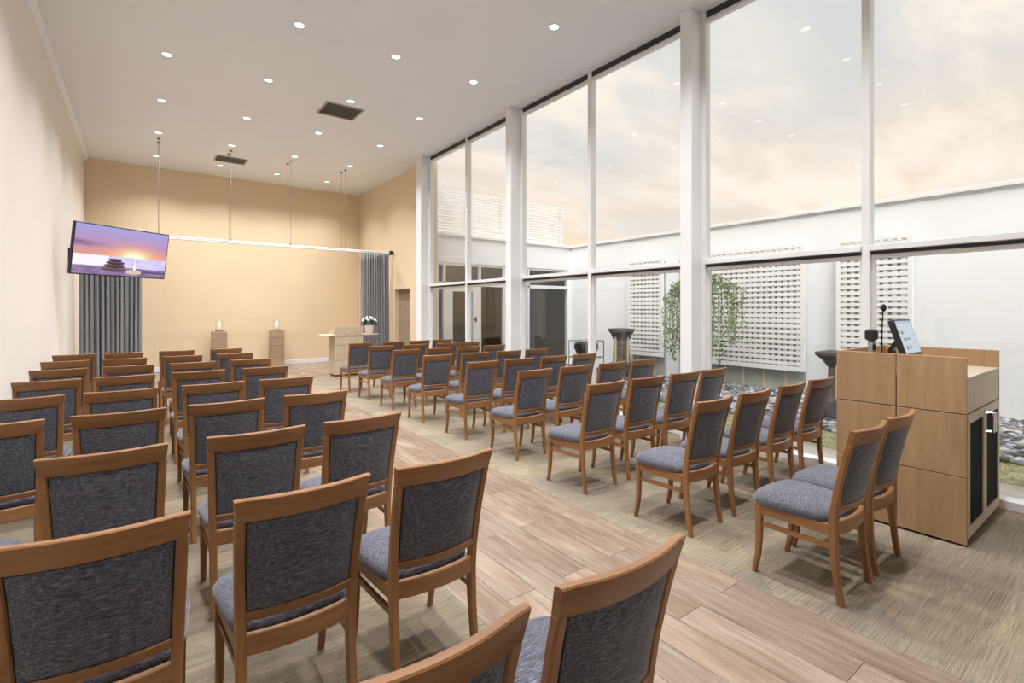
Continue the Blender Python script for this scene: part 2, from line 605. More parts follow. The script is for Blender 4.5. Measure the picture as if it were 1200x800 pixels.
struct('baseboard_left', bx(LX, LX + .016, FY, BY - .018, 0, .10, ch=.004), 'paint_white', 'white baseboard along the left wall')
struct('baseboard_right', MB().box(RX - .016, RX, 10.32, D0 - .05, 0, .10, ch=.004).box(RX - .016, RX, D1 + .05, BY - .018, 0, .10, ch=.004), 'paint_cream', 'cream baseboard beside the taupe door')
struct('trim_1', MB().loft([[(LX, y, ZC - .07), (LX + .014, y, ZC - .07), (LX + .07, y, ZC - .014), (LX + .07, y, ZC), (LX, y, ZC)] for y in (FY, BY)]), 'paint_ceiling', 'narrow cornice along the left wall')

# ------------------------------------------------------------------ glazed wall
PY = [10.14, 6.79, 3.36, -0.05, -3.37]
PLAB = ['white pillar at the far end of the glazed wall', 'white pillar between the far and middle windows',
        'white pillar between the middle and near windows', 'white pillar beyond the near window', 'white pillar behind the viewer']
for y, lab in zip(PY, PLAB):
    struct('pillar', MB().box(5.02, 5.24, y - .075 if y > -3 else FY, y + .075 if y < 10 else y + .17, 0, ZC, ch=.004), 'paint_white', lab)
WT = ['far', 'middle', 'near', 'rear']
for i in range(4):
    y1, y0 = PY[i] - .075, PY[i + 1] + .075
    w = tag(bpy.data.objects.new('window_%d' % (i + 1), None), 'tall %s window bay with a transom and centre mullion' % WT[i], None, None, 'structure')
    COL.objects.link(w)
    w.location = (5.27, (y0 + y1) / 2, 0)
    L = (y1 - y0) / 2
    fx0, fx1 = -.05, .05
    jam = lambda a_, b_: bx(fx0, fx1, a_, b_, 0.0, ZC, ch=.003)
    jam(-L - .03, -L + .05).build('jamb', 'frame_white', w)
    jam(L - .05, L + .03).build('jamb', 'frame_white', w)
    bx(fx0 - .02, fx1 + .02, -L + .05, L - .05, 0.0, .07, ch=.004).build('sill', 'frame_white', w)
    bx(-.02, .04, -L + .05, L - .05, 4.83, 4.875, ch=.002).build('head_rail', 'frame_white', w)
    bx(-.035, .045, -L + .05, L - .05, 4.875, ZC, ch=0).build('head_shadow', 'slab_shadow_dark', w)  # dark strip standing for the shadowed gap below the ceiling
    bx(fx0 - .01, fx1, -.032, .032, 0.07, ZC, ch=.003).build('mullion', 'frame_white', w)
    for a_, b_ in ((-L + .05, -.032), (.032, L - .05)):
        bx(fx0 - .035, fx1, a_, b_, 2.025, 2.075, ch=.003).build('transom', 'frame_white', w)
        bx(-.03, .03, a_, b_, 1.995, 2.025).build('transom_shadow', 'slab_shadow_dark', w)  # underside shadow of the transom, put in as a dark strip
        bx(-.025, .04, a_, b_, 1.96, 1.995, ch=.002).build('lower_rail', 'frame_white', w)
        bx(-.02, .035, a_, a_ + .022, .07, 1.96).build('bead', 'frame_white', w)
        bx(-.02, .035, b_ - .022, b_, .07, 1.96).build('bead', 'frame_white', w)
        for z0, z1 in ((.06, 1.97), (2.07, 4.84)):
            m4 = MB()
            m4.v = [(0.01, a_ - .01, z0), (0.01, b_ + .01, z0), (0.01, b_ + .01, z1), (0.01, a_ - .01, z1)]
            m4.f = [(0, 1, 2, 3)]
            m4.build('pane', 'window_glass', w)

# ------------------------------------------------------------------ courtyard
GZ = -0.06
struct('courtyard_ground', bx(5.34, 30, -30, 60, GZ - .2, GZ - .02), 'earth', 'earth of the courtyard and the land around it')
struct('terrace_strip', bx(5.34, 6.2, FY, 10.55, GZ - .02, GZ + .005), 'paving', 'pale paved strip outside the windows')
struct('lawn_strip', bx(6.2, 7.05, FY, 10.55, GZ - .02, GZ), 'lawn', 'narrow lawn between paving and pebbles')
struct('courtyard_wall', MB().box(10.1, 10.35, -6, 10.6, GZ - .2, 3.28), 'render_white', 'white rendered courtyard wall opposite the windows')
struct('wall_coping', MB().box(10.04, 10.42, -6, 10.6, 3.30, 3.37, ch=.006).box(10.08, 10.38, -6, 10.6, 3.27, 3.30), 'frame_white', 'white coping along the courtyard wall top')
# grey green cladding with battens behind the lattice panels
for ya, yb, lab in ((7.30, 8.25, 'narrow'), (4.17, 6.9, 'large'), (2.55, 3.55, 'near')):
    pl = tag(bx(10.05, 10.1, ya, yb, GZ - .1, 2.66).build('wall_cladding', 'render_plinth'), 'grey green wall cladding behind the %s lattice panel' % lab, None, None, 'structure')
    y = ya + .35
    while y < yb - .1:
        bx(10.035, 10.05, y - .02, y + .02, GZ, 2.66).build('batten', 'batten', pl)
        y += .42

# facade at the end of the courtyard
FYc = 10.6
fa = MB()
fa.box(5.57, 5.72, FYc, FYc + .2, GZ - .2, 2.66)
fa.box(10.06, 10.35, FYc, FYc + .2, GZ - .2, 2.66)
fa.box(7.75, 8.42, FYc, FYc + .2, GZ - .2, 2.66)
fa.box(5.57, 10.35, FYc, FYc + .2, 2.66, 3.28)
fac = struct('courtyard_facade', fa, 'render_white', 'white rendered facade closing the courtyard')
MB().box(5.57, 10.42, FYc - .06, FYc + .25, 3.30, 3.37, ch=.006).box(5.57, 10.38, FYc - .02, FYc + .2, 3.27, 3.30).build('coping', 'frame_white', fac)
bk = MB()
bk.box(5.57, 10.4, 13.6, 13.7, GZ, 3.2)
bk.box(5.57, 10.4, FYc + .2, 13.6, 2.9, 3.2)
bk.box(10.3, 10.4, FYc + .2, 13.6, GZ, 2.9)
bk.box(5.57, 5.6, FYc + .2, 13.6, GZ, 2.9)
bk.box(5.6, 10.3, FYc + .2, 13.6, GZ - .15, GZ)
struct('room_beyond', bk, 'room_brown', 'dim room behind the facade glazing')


def pane(parent, x0, x1, y, z0, z1):
    p = MB()
    p.v = [(x0, y, z0), (x1, y, z0), (x1, y, z1), (x0, y, z1)]
    p.f = [(0, 1, 2, 3)]
    return p.build('pane', 'window_glass', parent)


def facade_window(n, x0, x1, muls, lab, door=None):
    w = tag(bpy.data.objects.new('window_%d' % n, None), lab, None, None, 'structure')
    COL.objects.link(w)
    ya, yb = FYc + .03, FYc + .11
    bx(x0, x0 + .05, ya, yb, GZ, 2.66).build('jamb', 'frame_white', w)
    bx(x1 - .05, x1, ya, yb, GZ, 2.66).build('jamb', 'frame_white', w)
    bx(x0 + .05, x1 - .05, ya, yb, 2.60, 2.66).build('head_rail', 'frame_white', w)
    bx(x0 + .05, x1 - .05, ya - .01, yb, 2.10, 2.19).build('transom', 'frame_white', w)
    edges = [x0 + .05] + muls + [x1 - .05]
    for mx in muls:
        bx(mx - .03, mx + .03, ya - .01, yb, GZ, 2.60).build('mullion', 'frame_white', w)
    for a_, b_ in zip(edges[:-1], edges[1:]):
        pane(w, a_, b_, FYc + .07, 2.19, 2.60)
        if door and abs(a_ - door) < .01:
            continue
        bx(a_ + .03, b_ - .03, ya, yb, GZ, .06).build('sill', 'frame_white', w)
        pane(w, a_, b_, FYc + .07, .06, 2.10)
    return w


facade_window(5, 5.72, 7.75, [5.93, 6.96], 'glazed screen with a door at the left of the facade', door=5.93)
facade_window(6, 8.42, 10.06, [8.55], 'large dark window at the right of the facade')
d2 = struct('door_2', MB().box(5.96, 6.16, FYc + .02, FYc + .08, GZ + .01, 2.095, ch=.003).box(6.74, 6.93, FYc + .02, FYc + .08, GZ + .01, 2.095, ch=.003)
            .box(6.16, 6.74, FYc + .02, FYc + .08, 1.96, 2.095).box(6.16, 6.74, FYc + .02, FYc + .08, GZ + .01, .25), 'frame_white', 'white framed glass door in the courtyard facade')
pane(d2, 6.16, 6.74, FYc + .05, .25, 1.96)
MB().box(6.80, 6.84, FYc - .02, FYc + .02, 1.2, 1.32, ch=.006).tube([(6.82, FYc - .03, 1.26), (6.70, FYc - .03, 1.26)], .01).build('door_handle', 'black_plastic', d2)

# louvred screen on the flat roof
sc = thing('louvre_screen', 'white horizontal slat screen on the flat roof beyond the courtyard', 'screen', (7.8, 10.9, 3.28))
slat = bx(-2.27, 2.27, -.012, .012, -.021, .021).mesh('slat', 'lattice_white')
for k in range(15):
    link('slat', slat, sc, (0, 0, .17 + k * .075))
post = bx(-.03, .03, .013, .06, 0, 1.25).mesh('post', 'lattice_white')
for x in (-2.2, -1.1, 0.0, 1.1, 2.2):
    link('post', post, sc, (x, 0, 0))
MB().tube([(1.55, .035, .1), (2.2, .035, 1.15)], .02, 6).build('brace', 'lattice_white', sc)
struct('flat_roof', bx(5.57, 12, FYc + .2, 16, 3.2, 3.28), 'render_white', 'flat roof under the slat screen')


# lattice panels on the courtyard wall
def lattice(label, y0, y1, z0, z1):
    w_, h_ = y1 - y0, z1 - z0
    t_ = thing('lattice_panel', label, 'trellis', (9.93, (y0 + y1) / 2, z0), 0, 'white lattice panels on the courtyard wall')
    fr = [bx(-.03, .03, -w_ / 2, -w_ / 2 + .07, 0, h_, ch=.004), bx(-.03, .03, w_ / 2 - .07, w_ / 2, 0, h_, ch=.004),
          bx(-.03, .03, -w_ / 2 + .07, w_ / 2 - .07, 0, .09, ch=.004)]
    for q in fr:
        q.build('frame', 'lattice_white', t_)
    ny = max(3, int(round((w_ - .14) / .115)))
    nz = max(3, int(round((h_ - .09) / .103)))
    vs = bx(0, .03, -.032, .032, .09, h_).mesh('upright_slat', 'lattice_white')
    for i in range(ny):
        link('upright_slat', vs, t_, (0, -w_ / 2 + .07 + (i + .5) * (w_ - .14) / ny, 0))
    hs_ = bx(-.03, 0, -w_ / 2 + .07, w_ / 2 - .07, -.030, .030).mesh('cross_slat', 'lattice_white')
    for i in range(nz):
        link('cross_slat', hs_, t_, (0, 0, .09 + (i + .5) * (h_ - .09) / nz))
    for y in (-w_ / 2 + .03, w_ / 2 - .03):
        for z in (.35, h_ - .35):
            bx(.03, .1, y - .02, y + .02, z - .02, z + .02).build('bracket', 'metal_silver', t_)
    return t_


lattice('narrow white lattice panel on the courtyard wall left of the weeping tree', 7.25, 8.30, .38, 2.75)
lattice('largest white lattice panel, on the courtyard wall behind the weeping tree', 4.12, 6.55, .34, 2.76)
lattice('white lattice panel on the courtyard wall behind the desk monitor', 2.50, 3.60, .34, 2.75)

# pebble bed
rng = random.Random(3)
pv, pf, pc = [], [], []
KEEP = [(9.15, 7.98, .42), (8.35, 2.88, .45), (8.85, 8.72, .42), (8.9, 5.73, .16)]
tones = [(.42, .44, .48), (.22, .24, .29), (.09, .10, .12), (.055, .06, .07), (.60, .60, .60), (.33, .28, .23), (.15, .17, .21)]
tb = bmesh.new()
bmesh.ops.create_icosphere(tb, subdivisions=1, radius=1.0)
iv = [v_.co.copy() for v_ in tb.verts]
ifc = [tuple(v_.index for v_ in f_.verts) for f_ in tb.faces]
tb.free()
for k in range(15000):
    x, y = rng.uniform(7.18, 9.9), rng.uniform(-1.2, 10.4)
    if any(abs(x - a_) < c_ and abs(y - b_) < c_ for a_, b_, c_ in KEEP):
        continue
    if y > 7 and rng.random() < .45:
        continue
    r = rng.uniform(.026, .06)
    sz = rng.uniform(.45, .7)
    ang = rng.uniform(0, PI)
    el = rng.uniform(1.0, 1.6)
    o_ = len(pv)
    ca, sa = math.cos(ang), math.sin(ang)
    zb = GZ - .02 + rng.uniform(.3, 1.0) * r * sz
    for v_ in iv:
        X_, Y_ = v_.x * r * el, v_.y * r
        pv.append((x + ca * X_ - sa * Y_, y + sa * X_ + ca * Y_, zb + v_.z * r * sz))
    pf += [tuple(o_ + i for i in q) for q in ifc]
    t_ = rng.choice(tones)
    g = rng.uniform(.75, 1.2)
    pc += [(t_[0] * g, t_[1] * g, t_[2] * g, 1)] * len(iv)
me = bpy.data.meshes.new('pebbles')
me.from_pydata(pv, [], pf)
ca_ = me.color_attributes.new('col', 'FLOAT_COLOR', 'POINT')
ca_.data.foreach_set('color', [q for c_ in pc for q in c_])
me.materials.append(MATS['pebble'])
for p in me.polygons:
    p.use_smooth = True
tag(link('pebbles', me), 'grey and white river pebbles along the courtyard wall', 'pebbles', None, 'stuff')
gv, gf = [], []
for k in range(7000):
    x, y = rng.uniform(6.2, 7.05), rng.uniform(-1.5, 8)
    a_ = rng.uniform(0, 2 * PI)
    h_ = rng.uniform(.015, .045)
    o_ = len(gv)
    gv += [(x - .004 * math.cos(a_), y - .004 * math.sin(a_), GZ), (x + .004 * math.cos(a_), y + .004 * math.sin(a_), GZ), (x + rng.uniform(-.02, .02), y + rng.uniform(-.02, .02), GZ + h_)]
    gf.append((o_, o_ + 1, o_ + 2))
me = bpy.data.meshes.new('grass')
me.from_pydata(gv, [], gf)
me.materials.append(MATS['grass_blade'])
tag(link('grass', me), 'short yellow green grass of the narrow lawn', 'grass', None, 'stuff')

# weeping tree
tr = thing('weeping_tree', 'slender weeping tree with hanging green strands before the large lattice', 'tree', (8.9, 5.73, GZ - .02))
MB().tube([(0, 0, 0), (.02, .03, .6), (-.02, .0, 1.3), (.02, -.02, 1.9), (0, 0, 2.15)], [.055, .045, .038, .03, .015], 8).build('trunk', 'bark', tr, True)
bm_ = MB()
lv = MB()
rr = random.Random(11)
strands = []
for k in range(46):
    # strands fall left (+y) and right (-y) of the trunk
    side = 1 if k % 2 == 0 else -1
    reach = rr.uniform(.16, .62)
    if side < 0 and rr.random() < .3:
        reach = rr.uniform(.62, .95)
    hx = rr.uniform(-.3, .3)
    top = Vector((hx * .4, side * reach * .5, rr.uniform(2.1, 2.3)))
    out = Vector((hx, side * reach, rr.uniform(1.75, 2.1)))
    zend = rr.uniform(.5, 1.0) if reach < .62 else rr.uniform(.95, 1.4)
    end = Vector((hx * 1.1, side * (reach + rr.uniform(-.06, .05)), zend))
    pts = [Vector((0, 0, 2.0)), top, out, out.lerp(end, .5), end]
    bm_.tube(pts, [.012, .009, .006, .004, .002], 5)
    for j in range(60):
        s_ = j / 59.0
        if s_ < .35:
            p = top.lerp(out, s_ / .35)
        else:
            p = out.lerp(end, (s_ - .35) / .65)
        p = p + Vector((rr.gauss(0, .035), rr.gauss(0, .035), rr.gauss(0, .02)))
        d = Vector((rr.gauss(0, 1), rr.gauss(0, 1), -1.4)).normalized()
        sd = d.cross(Vector((rr.gauss(0, 1), rr.gauss(0, 1), rr.gauss(0, .6)))).normalized()
        ln, wd = rr.uniform(.05, .085), rr.uniform(.014, .024)
        nn = sd.cross(d) * .006
        o_ = len(lv.v)
        lv.v += [p, p + d * ln * .45 + sd * wd + nn, p + d * ln, p + d * ln * .45 - sd * wd + nn]
        lv.f += [(o_, o_ + 1, o_ + 2), (o_, o_ + 2, o_ + 3)]
bm_.build('branch', 'bark', tr, True)
tag(lv.build('foliage', 'leaf_light', tr), None, None, None, 'stuff')


# garden fountains
def fountain(loc, label, s_=1.0, wide=1.0):
    t_ = thing('stone_fountain', label, 'fountain', loc)

    def sq(z, hx, hy):
        c_ = .25 * min(hx, hy)
        return [(-hx + c_, -hy, z), (hx - c_, -hy, z), (hx, -hy + c_, z), (hx, hy - c_, z), (hx - c_, hy, z), (-hx + c_, hy, z), (-hx, hy - c_, z), (-hx, -hy + c_, z)]
    MB().loft([sq(z * s_, h_ * wide, h_ * wide) for z, h_ in ((0, .30), (.04, .31), (.30, .29), (.34, .24))]).build('base', 'dark_stone', t_)
    MB().loft([sq(z * s_, h_ * wide, h_ * wide) for z, h_ in ((.34, .20), (.60, .19), (.88, .18))]).build('column', 'brown_stone', t_)
    MB().loft([sq(z * s_, h_ * wide, h_ * wide) for z, h_ in ((.88, .19), (1.0, .24), (1.09, .31), (1.14, .31), (1.14, .26), (1.07, .2))]).build('basin', 'dark_stone', t_)
    for x, y in ((-.186, .05), (.05, -.186)):
        bx(x * wide - .025, x * wide + .025, y * wide - .025, y * wide + .025, .34 * s_, 1.08 * s_, ch=.008).build('rib', 'batten', t_)
    return t_


fountain((9.15, 7.86, GZ - .02), 'dark stone fountain column with flared basin beside the narrow lattice', 1.0, .8)
fountain((8.35, 2.88, GZ - .02), 'dark stone fountain with wide basin half hidden by the wooden desk', .84, 1.1)
bt = thing('glazed_bowl', 'black glazed bowl on a thin metal stand beside the far fountain', 'bowl', (8.85, 8.72, GZ - .02))
MB().lathe([(.10, .42), (.24, .50), (.30, .64), (.29, .76), (.26, .77), (.25, .62), (.10, .5)], n=24).build('bowl', 'black_glaze', bt, True)
st = MB()
for x, y in ((-.3, -.3), (.3, -.3), (.3, .3), (-.3, .3)):
    st.tube([(x, y, 0), (x, y, .82)], .014, 6)
for z in (.42, .82):
    st.tube([(-.3, -.3, z), (.3, -.3, z), (.3, .3, z), (-.3, .3, z), (-.3, -.3, z)], .013, 6)
st.box(-.3, .3, -.3, .3, .405, .42)
st.build('stand', 'metal_silver', bt)


# ------------------------------------------------------------------ chairs
def oct_ring(cx, cy, z, hx, hy, c_=.006):
    return [(cx - hx + c_, cy - hy, z), (cx + hx - c_, cy - hy, z), (cx + hx, cy - hy + c_, z), (cx + hx, cy + hy - c_, z),
            (cx + hx - c_, cy + hy, z), (cx - hx + c_, cy + hy, z), (cx - hx, cy + hy - c_, z), (cx - hx, cy - hy + c_, z)]


def lean(z):      # y of the back frame's centre line over height
    pts = [(0, -.228), (.10, -.212), (.22, -.198), (.36, -.19), (.46, -.195), (.6, -.218), (.75, -.252), (.90, -.292)]
    for (a_, ya), (b_, yb) in zip(pts[:-1], pts[1:]):
        if z <= b_:
            return ya + (yb - ya) * (z - a_) / (b_ - a_)
    return pts[-1][1]


def stile_x(z):
    return .184 + max(0, z - .36) * .034


BOW = .034


def bow(x, b_=BOW):
    return -b_ * (1 - (x / .2) ** 2)


def cross_rail(hw0, hw1, z0, z1, th, n=12, b_=BOW):
    """curved horizontal member: half widths at the bottom and top edge"""
    rings = []
    for i in range(n + 1):
        s_ = -1 + 2 * i / n
        ring = []
        c_ = .004
        for dy, z, fr in ((-th + c_, z0, 0), (th - c_, z0, 0), (th, z0 + c_, 0), (th, z1 - c_, 1), (th - c_, z1, 1), (-th + c_, z1, 1), (-th, z1 - c_, 1), (-th, z0 + c_, 0)):
            hw = hw1 if fr else hw0
            x = s_ * hw
            ring.append((x, lean(z) + bow(min(max(x, -.2), .2), b_) + dy, z))
        rings.append(ring)
    return MB().loft(rings)


def pad(hw, z0, z1, th, n=14, m_=8):
    """upholstered curved panel with rounded edges, both faces"""
    def surf(i, j, side):
        s_, q_ = -1 + 2 * i / n, -1 + 2 * j / m_
        z = (z0 + z1) / 2 + q_ * (z1 - z0) / 2
        wx = hw + (z - .66) * .034
        x = s_ * wx
        e = (1 - abs(s_) ** 8) * (1 - abs(q_) ** 8)
        return (x, lean(z) + bow(x) + side * th * (.35 + .65 * e), z)
    mb = MB()
    for side in (-1, 1):
        o_ = len(mb.v)
        for j in range(m_ + 1):
            for i in range(n + 1):
                mb.v.append(surf(i, j, side))
        for j in range(m_):
            for i in range(n):
                a_ = o_ + j * (n + 1) + i
                mb.f.append((a_, a_ + 1, a_ + n + 2, a_ + n + 1))
    per = [(i, 0) for i in range(n)] + [(n, j) for j in range(m_)] + [(i, m_) for i in range(n, 0, -1)] + [(0, j) for j in range(m_, 0, -1)]
    half = (n + 1) * (m_ + 1)
    idx = [j * (n + 1) + i for i, j in per]
    for a_, b_ in zip(idx, idx[1:] + idx[:1]):
        mb.f.append((a_, b_, b_ + half, a_ + half))
    return mb


def seat_mesh():
    def outline(k, n, inset):
        a_ = 2 * PI * k / n
        ex = 5.0
        cs, sn = math.cos(a_), math.sin(a_)
        x = math.copysign(abs(cs) ** (2 / ex), cs)
        y = math.copysign(abs(sn) ** (2 / ex), sn)
        yy = .022 + y * (.205 - inset)
        if y > .5:
            yy += .022 * (1 - x * x)
        hw = .2185 + .018 * y - inset
        return x * hw, yy
    n = 44
    rings = []
    for ins, z in ((.02, .392), (.004, .398), (0, .412), (0, .428), (.008, .444), (.03, .457), (.075, .468), (.13, .474), (.19, .476)):
        rings.append([(outline(k, n, ins)[0], outline(k, n, ins)[1], z) for k in range(n)])
    return MB().loft(rings)


def chair_proto():
    t_ = bpy.data.objects.new('wooden_chair', None)
    COL.objects.link(t_)
    for s_ in (-1, 1):
        zs = [0, .05, .10, .16, .22, .30, .36, .42, .46, .53, .60, .68, .75, .825]
        MB().loft([oct_ring(s_ * stile_x(z), lean(z), z, .0165 if z > .1 else .0145 + .002 * z / .1, .0155 + .006 * math.exp(-((z - .38) / .16) ** 2)) for z in zs]).build('back_leg', 'chair_wood_z', t_, True)
        prof = [(0, .212), (.05, .200), (.11, .190), (.19, .184), (.28, .183), (.398, .186)]
        MB().loft([oct_ring(s_ * .197, y, z, .0135 + .005 * z / .4, .0135 + .0065 * z / .4) for z, y in prof]).build('front_leg', 'chair_wood_z', t_, True)
        MB().loft([oct_ring(0, 0, 0, .009, .012, .003)], cap=False) if 0 else None
        rings = []
        for y, x in ((-.185, .182), (.18, .195)):
            rings.append([(s_ * x + dx, y, .285 + dz) for dx, dz in ((-.008, -.012), (.008, -.012), (.008, .012), (-.008, .012))])
        MB().loft(rings).build('stretcher', 'chair_wood_y', t_)
        rings = []
        for y, x in ((-.19, .184), (.186, .199)):
            rings.append([(s_ * x + dx, y, z) for dx, z in ((-.011, .342), (.011, .342), (.011, .396), (-.011, .396))])
        MB().loft(rings).build('side_apron', 'chair_wood_y', t_)
    bx(-.18, .18, .175, .197, .342, .396, ch=.003).build('front_apron', 'chair_wood_x', t_)
    cross_rail(.184, .185, .347, .420, .012, b_=.030).build('back_apron', 'chair_wood_x', t_, True)
    cross_rail(.188, .189, .466, .500, .011).build('lower_rail', 'chair_wood_x', t_, True)
    cross_rail(.2125, .2205, .822, .902, .0135).build('top_rail', 'chair_wood_x', t_, True)
    pad(.1805, .497, .825, .0075).build('panel_border', 'chair_shadow_gap', t_)
    pad(.1735, .503, .818, .015).build('back_panel', 'chair_fabric', t_, True)
    seat_mesh().build('seat', 'chair_fabric', t_, True)
    return t_


POS = {
    'A': [(1, -.70), (2, -.693), (3, -.655), (4, -.63), (5, -.646), (6, -.641), (7, -.655)],
    'B': [(1, -.169), (2, -.145), (3, -.089), (4, -.103), (5, -.096), (6, -.089), (7, -.112), (8, -.082)],
    'C': [(1, .446), (2, .466), (3, .503), (4, .477), (5, .483), (6, .463), (7, .477), (8, .452), (9, .417)],
    'D': [(1, 1.085), (2, 1.074), (3, 1.101), (4, 1.065), (5, 1.053), (6, 1.033), (7, 1.002), (8, .991), (9, .946)],
    'E': [(1, 3.23), (2, 3.235), (3, 3.235), (4, 3.193), (5, 3.208), (6, 3.19), (7, 3.088), (8, 3.097), (9, 3.03)],
    'F': [(1, 3.87), (2, 3.86), (3, 3.80), (4, 3.78), (5, 3.76), (6, 3.75), (7, 3.644), (8, 3.647), (9, 3.52)],
    'G': [(1, 4.42), (2, 4.48), (3, 4.35), (4, 4.37), (5, 4.33), (6, 4.34), (7, 4.212), (8, 4.243)],
    'H': [(1, 4.93), (2, 4.965), (3, 4.86), (4, 4.91), (5, 4.89), (6, 4.90), (7, 4.70), (8, 4.81)],
}
ROWL = {1: 8.85, 2: 7.80, 3: 6.76, 4: 5.74, 5: 4.71, 6: 3.72, 7: 2.72, 8: 1.765, 9: .79}
ROWR = {1: 8.90, 2: 7.93, 3: 6.97, 4: 5.88, 5: 4.84, 6: 3.85, 7: 2.81, 8: 1.85, 9: .94}
COLN = {'A': 'against the left wall', 'B': 'second from the left wall', 'C': 'second from the aisle', 'D': 'beside the aisle',
        'E': 'beside the aisle', 'F': 'second from the aisle', 'G': 'second from the windows', 'H': 'beside the windows'}
proto = chair_proto()
first = True
crng = random.Random(5)
for ck, lst in POS.items():
    left = ck in 'ABCD'
    for r, x in lst:
        o = proto if first else copy_tree(proto)
        first = False
        y = (ROWL if left else ROWR)[r]
        o.location = (x, y + .295, 0)
        o.rotation_euler = (0, 0, math.radians(crng.uniform(-1.3, 1.3)))
        if ck + str(r) == 'B8':
            o.rotation_euler[2] = math.radians(-3)
        rown = 'front row' if r == 1 else ('last row' if r == 9 else ORD[r] + ' row from the front')
        tag(o, 'wooden chair, grey fabric, %s block, %s, %s' % ('left' if left else 'right', rown, COLN[ck]), 'chair',
            'chairs of the %s block' % ('left' if left else 'right'))

# ------------------------------------------------------------------ wooden desk with equipment
dk = thing('presenter_desk', 'tall oak panelled desk with black mesh doors by the near window', 'desk', (4.67, 1.145, 0))
dx0, dx1, dy0, dy1 = -.50, .485, -.365, .365
zj = [0.012, .437, .838, 1.198]
gp = .003
for a_, b_ in zip(zj[:-1], zj[1:]):
    for y0, y1 in ((dy0, 0), (0, dy1)):
        bx(dx0, dx0 + .02, y0 + gp * (y0 == 0), y1 - gp * (y1 == 0), a_ + gp, b_ - gp * (b_ < 1.1), ch=.0015).build('front_panel', 'oak_z', dk)
for a_, b_ in zip(zj[:-1], zj[1:]):
    bx(dx0 + .02, dx1, dy1 - .02, dy1, a_ + gp, b_ - gp * (b_ < 1.1), ch=.0015).build('side_panel', 'oak_z', dk)
bx(dx1 - .02, dx1, dy0, dy1 - .02, .012, 1.198, ch=.002).build('rear_panel', 'oak_z', dk)
bx(dx0 + .02, dx0 + .03, dy0 + .02, dy1 - .02, .02, 1.0).build('backing', 'black_matt', dk)
bx(dx0 + .02, dx1 - .02, dy0, dy1 - .02, 1.045, 1.07, ch=.002).build('counter', 'oak_pale', dk)
bx(dx0 + .02, dx1 - .02, dy0 + .002, dy0 + .02, .842, 1.045, ch=.002).build('fascia', 'oak_limed_z', dk)
bx(dx0 + .02, dx1 - .02, dy0 + .03, dy1 - .02, .03, .06).build('floor_board', 'oak_pale', dk)
MB().box(dx0 + .05, dx1 - .05, dy0 + .05, dy1 - .03, 0, .03).build('toe_kick', 'black_matt', dk)
wd = (dx1 - dx0 - .04) / 2
for k in range(2):
    xa = dx0 + .02 + k * wd
    xb = xa + wd
    d_ = MB().box(xa + .002, xa + .05, dy0 - .004, dy0 + .018, .05, .835).box(xb - .05, xb - .002, dy0 - .004, dy0 + .018, .05, .835) \
        .box(xa + .05, xb - .05, dy0 - .004, dy0 + .018, .05, .115).box(xa + .05, xb - .05, dy0 - .004, dy0 + .018, .775, .835).build('door', 'oak_limed_z', dk)
    bx(xa + .05, xb - .05, dy0 + .004, dy0 + .012, .115, .775).build('mesh_panel', 'mesh_black', d_)
    hx = xb - .028 if k == 0 else xa + .028
    MB().tube([(hx, dy0 - .002, .80), (hx, dy0 - .05, .80), (hx, dy0 - .05, .67), (hx, dy0 - .002, .67)], .008, 8).build('handle', 'chrome', d_, True)


def grid_screen(name, w_, h_, nx, ny, fn, mat, parent, loc=(0, 0, 0), rot=None):
    me = bpy.data.meshes.new(name)
    vs = [((i / nx - .5) * w_, 0, (j / ny - .5) * h_) for j in range(ny + 1) for i in range(nx + 1)]
    fs = [(j * (nx + 1) + i, j * (nx + 1) + i + 1, (j + 1) * (nx + 1) + i + 1, (j + 1) * (nx + 1) + i) for j in range(ny) for i in range(nx)]
    me.from_pydata(vs, [], fs)
    ca_ = me.color_attributes.new('col', 'FLOAT_COLOR', 'POINT')
    dat = []
    for j in range(ny + 1):
        for i in range(nx + 1):
            c_ = fn(i / nx, j / ny)
            dat += [max(0, c_[0]) ** 2.2, max(0, c_[1]) ** 2.2, max(0, c_[2]) ** 2.2, 1]
    ca_.data.foreach_set('color', dat)
    me.materials.append(MATS[mat])
    return link(name, me, parent, loc, rot)


def mon_pic(u, v):
    c_ = (.66, .72, .77)
    if v > .93:
        c_ = (.56, .63, .70)
    for (a0, a1, b0, b1) in ((.12, .30, .60, .68), (.18, .36, .38, .46), (.42, .58, .40, .47), (.16, .30, .12, .22), (.38, .50, .14, .24), (.62, .9, .30, .34), (.56, .9, .52, .55)):
        if a0 < u < a1 and b0 < v < b1:
            c_ = (.30, .37, .47) if a1 < .61 else (.58, .65, .72)
    return c_


mo = thing('touch_monitor', 'tilted touch screen monitor standing on the wooden desk', 'monitor', (4.67, 1.25, 1.071))
tilt = math.radians(-17)
body = MB().box(-.19, .19, -.012, .028, -.145, .135, ch=.004).build('casing', 'black_plastic', mo, False, (0, -.03, .225), (tilt, 0, 0))
grid_screen('screen', .352, .248, 64, 48, mon_pic, 'monitor_picture', body, (0, -.0128, -.002))
MB().box(-.10, .10, -.09, .09, 0, .014, ch=.004).build('foot', 'black_plastic', mo)
MB().loft([[(-.04, y0, z), (.04, y0, z), (.04, y0 + .03, z), (-.04, y0 + .03, z)] for y0, z in ((.03, .012), (.045, .12), (.0, .2))]).build('stand', 'black_plastic', mo)
mi = thing('gooseneck_microphone', 'black gooseneck microphone behind the touch screen', 'microphone', (4.74, 1.395, 1.071))
MB().lathe([(.045, 0), (.045, .012), (.03, .02), (.012, .03)], n=16).build('base', 'black_plastic', mi, True)
MB().tube([(0, 0, .02), (.002, 0, .18), (.005, -.002, .33), (.012, -.006, .42)], .0045, 8).build('stem', 'black_plastic', mi, True)
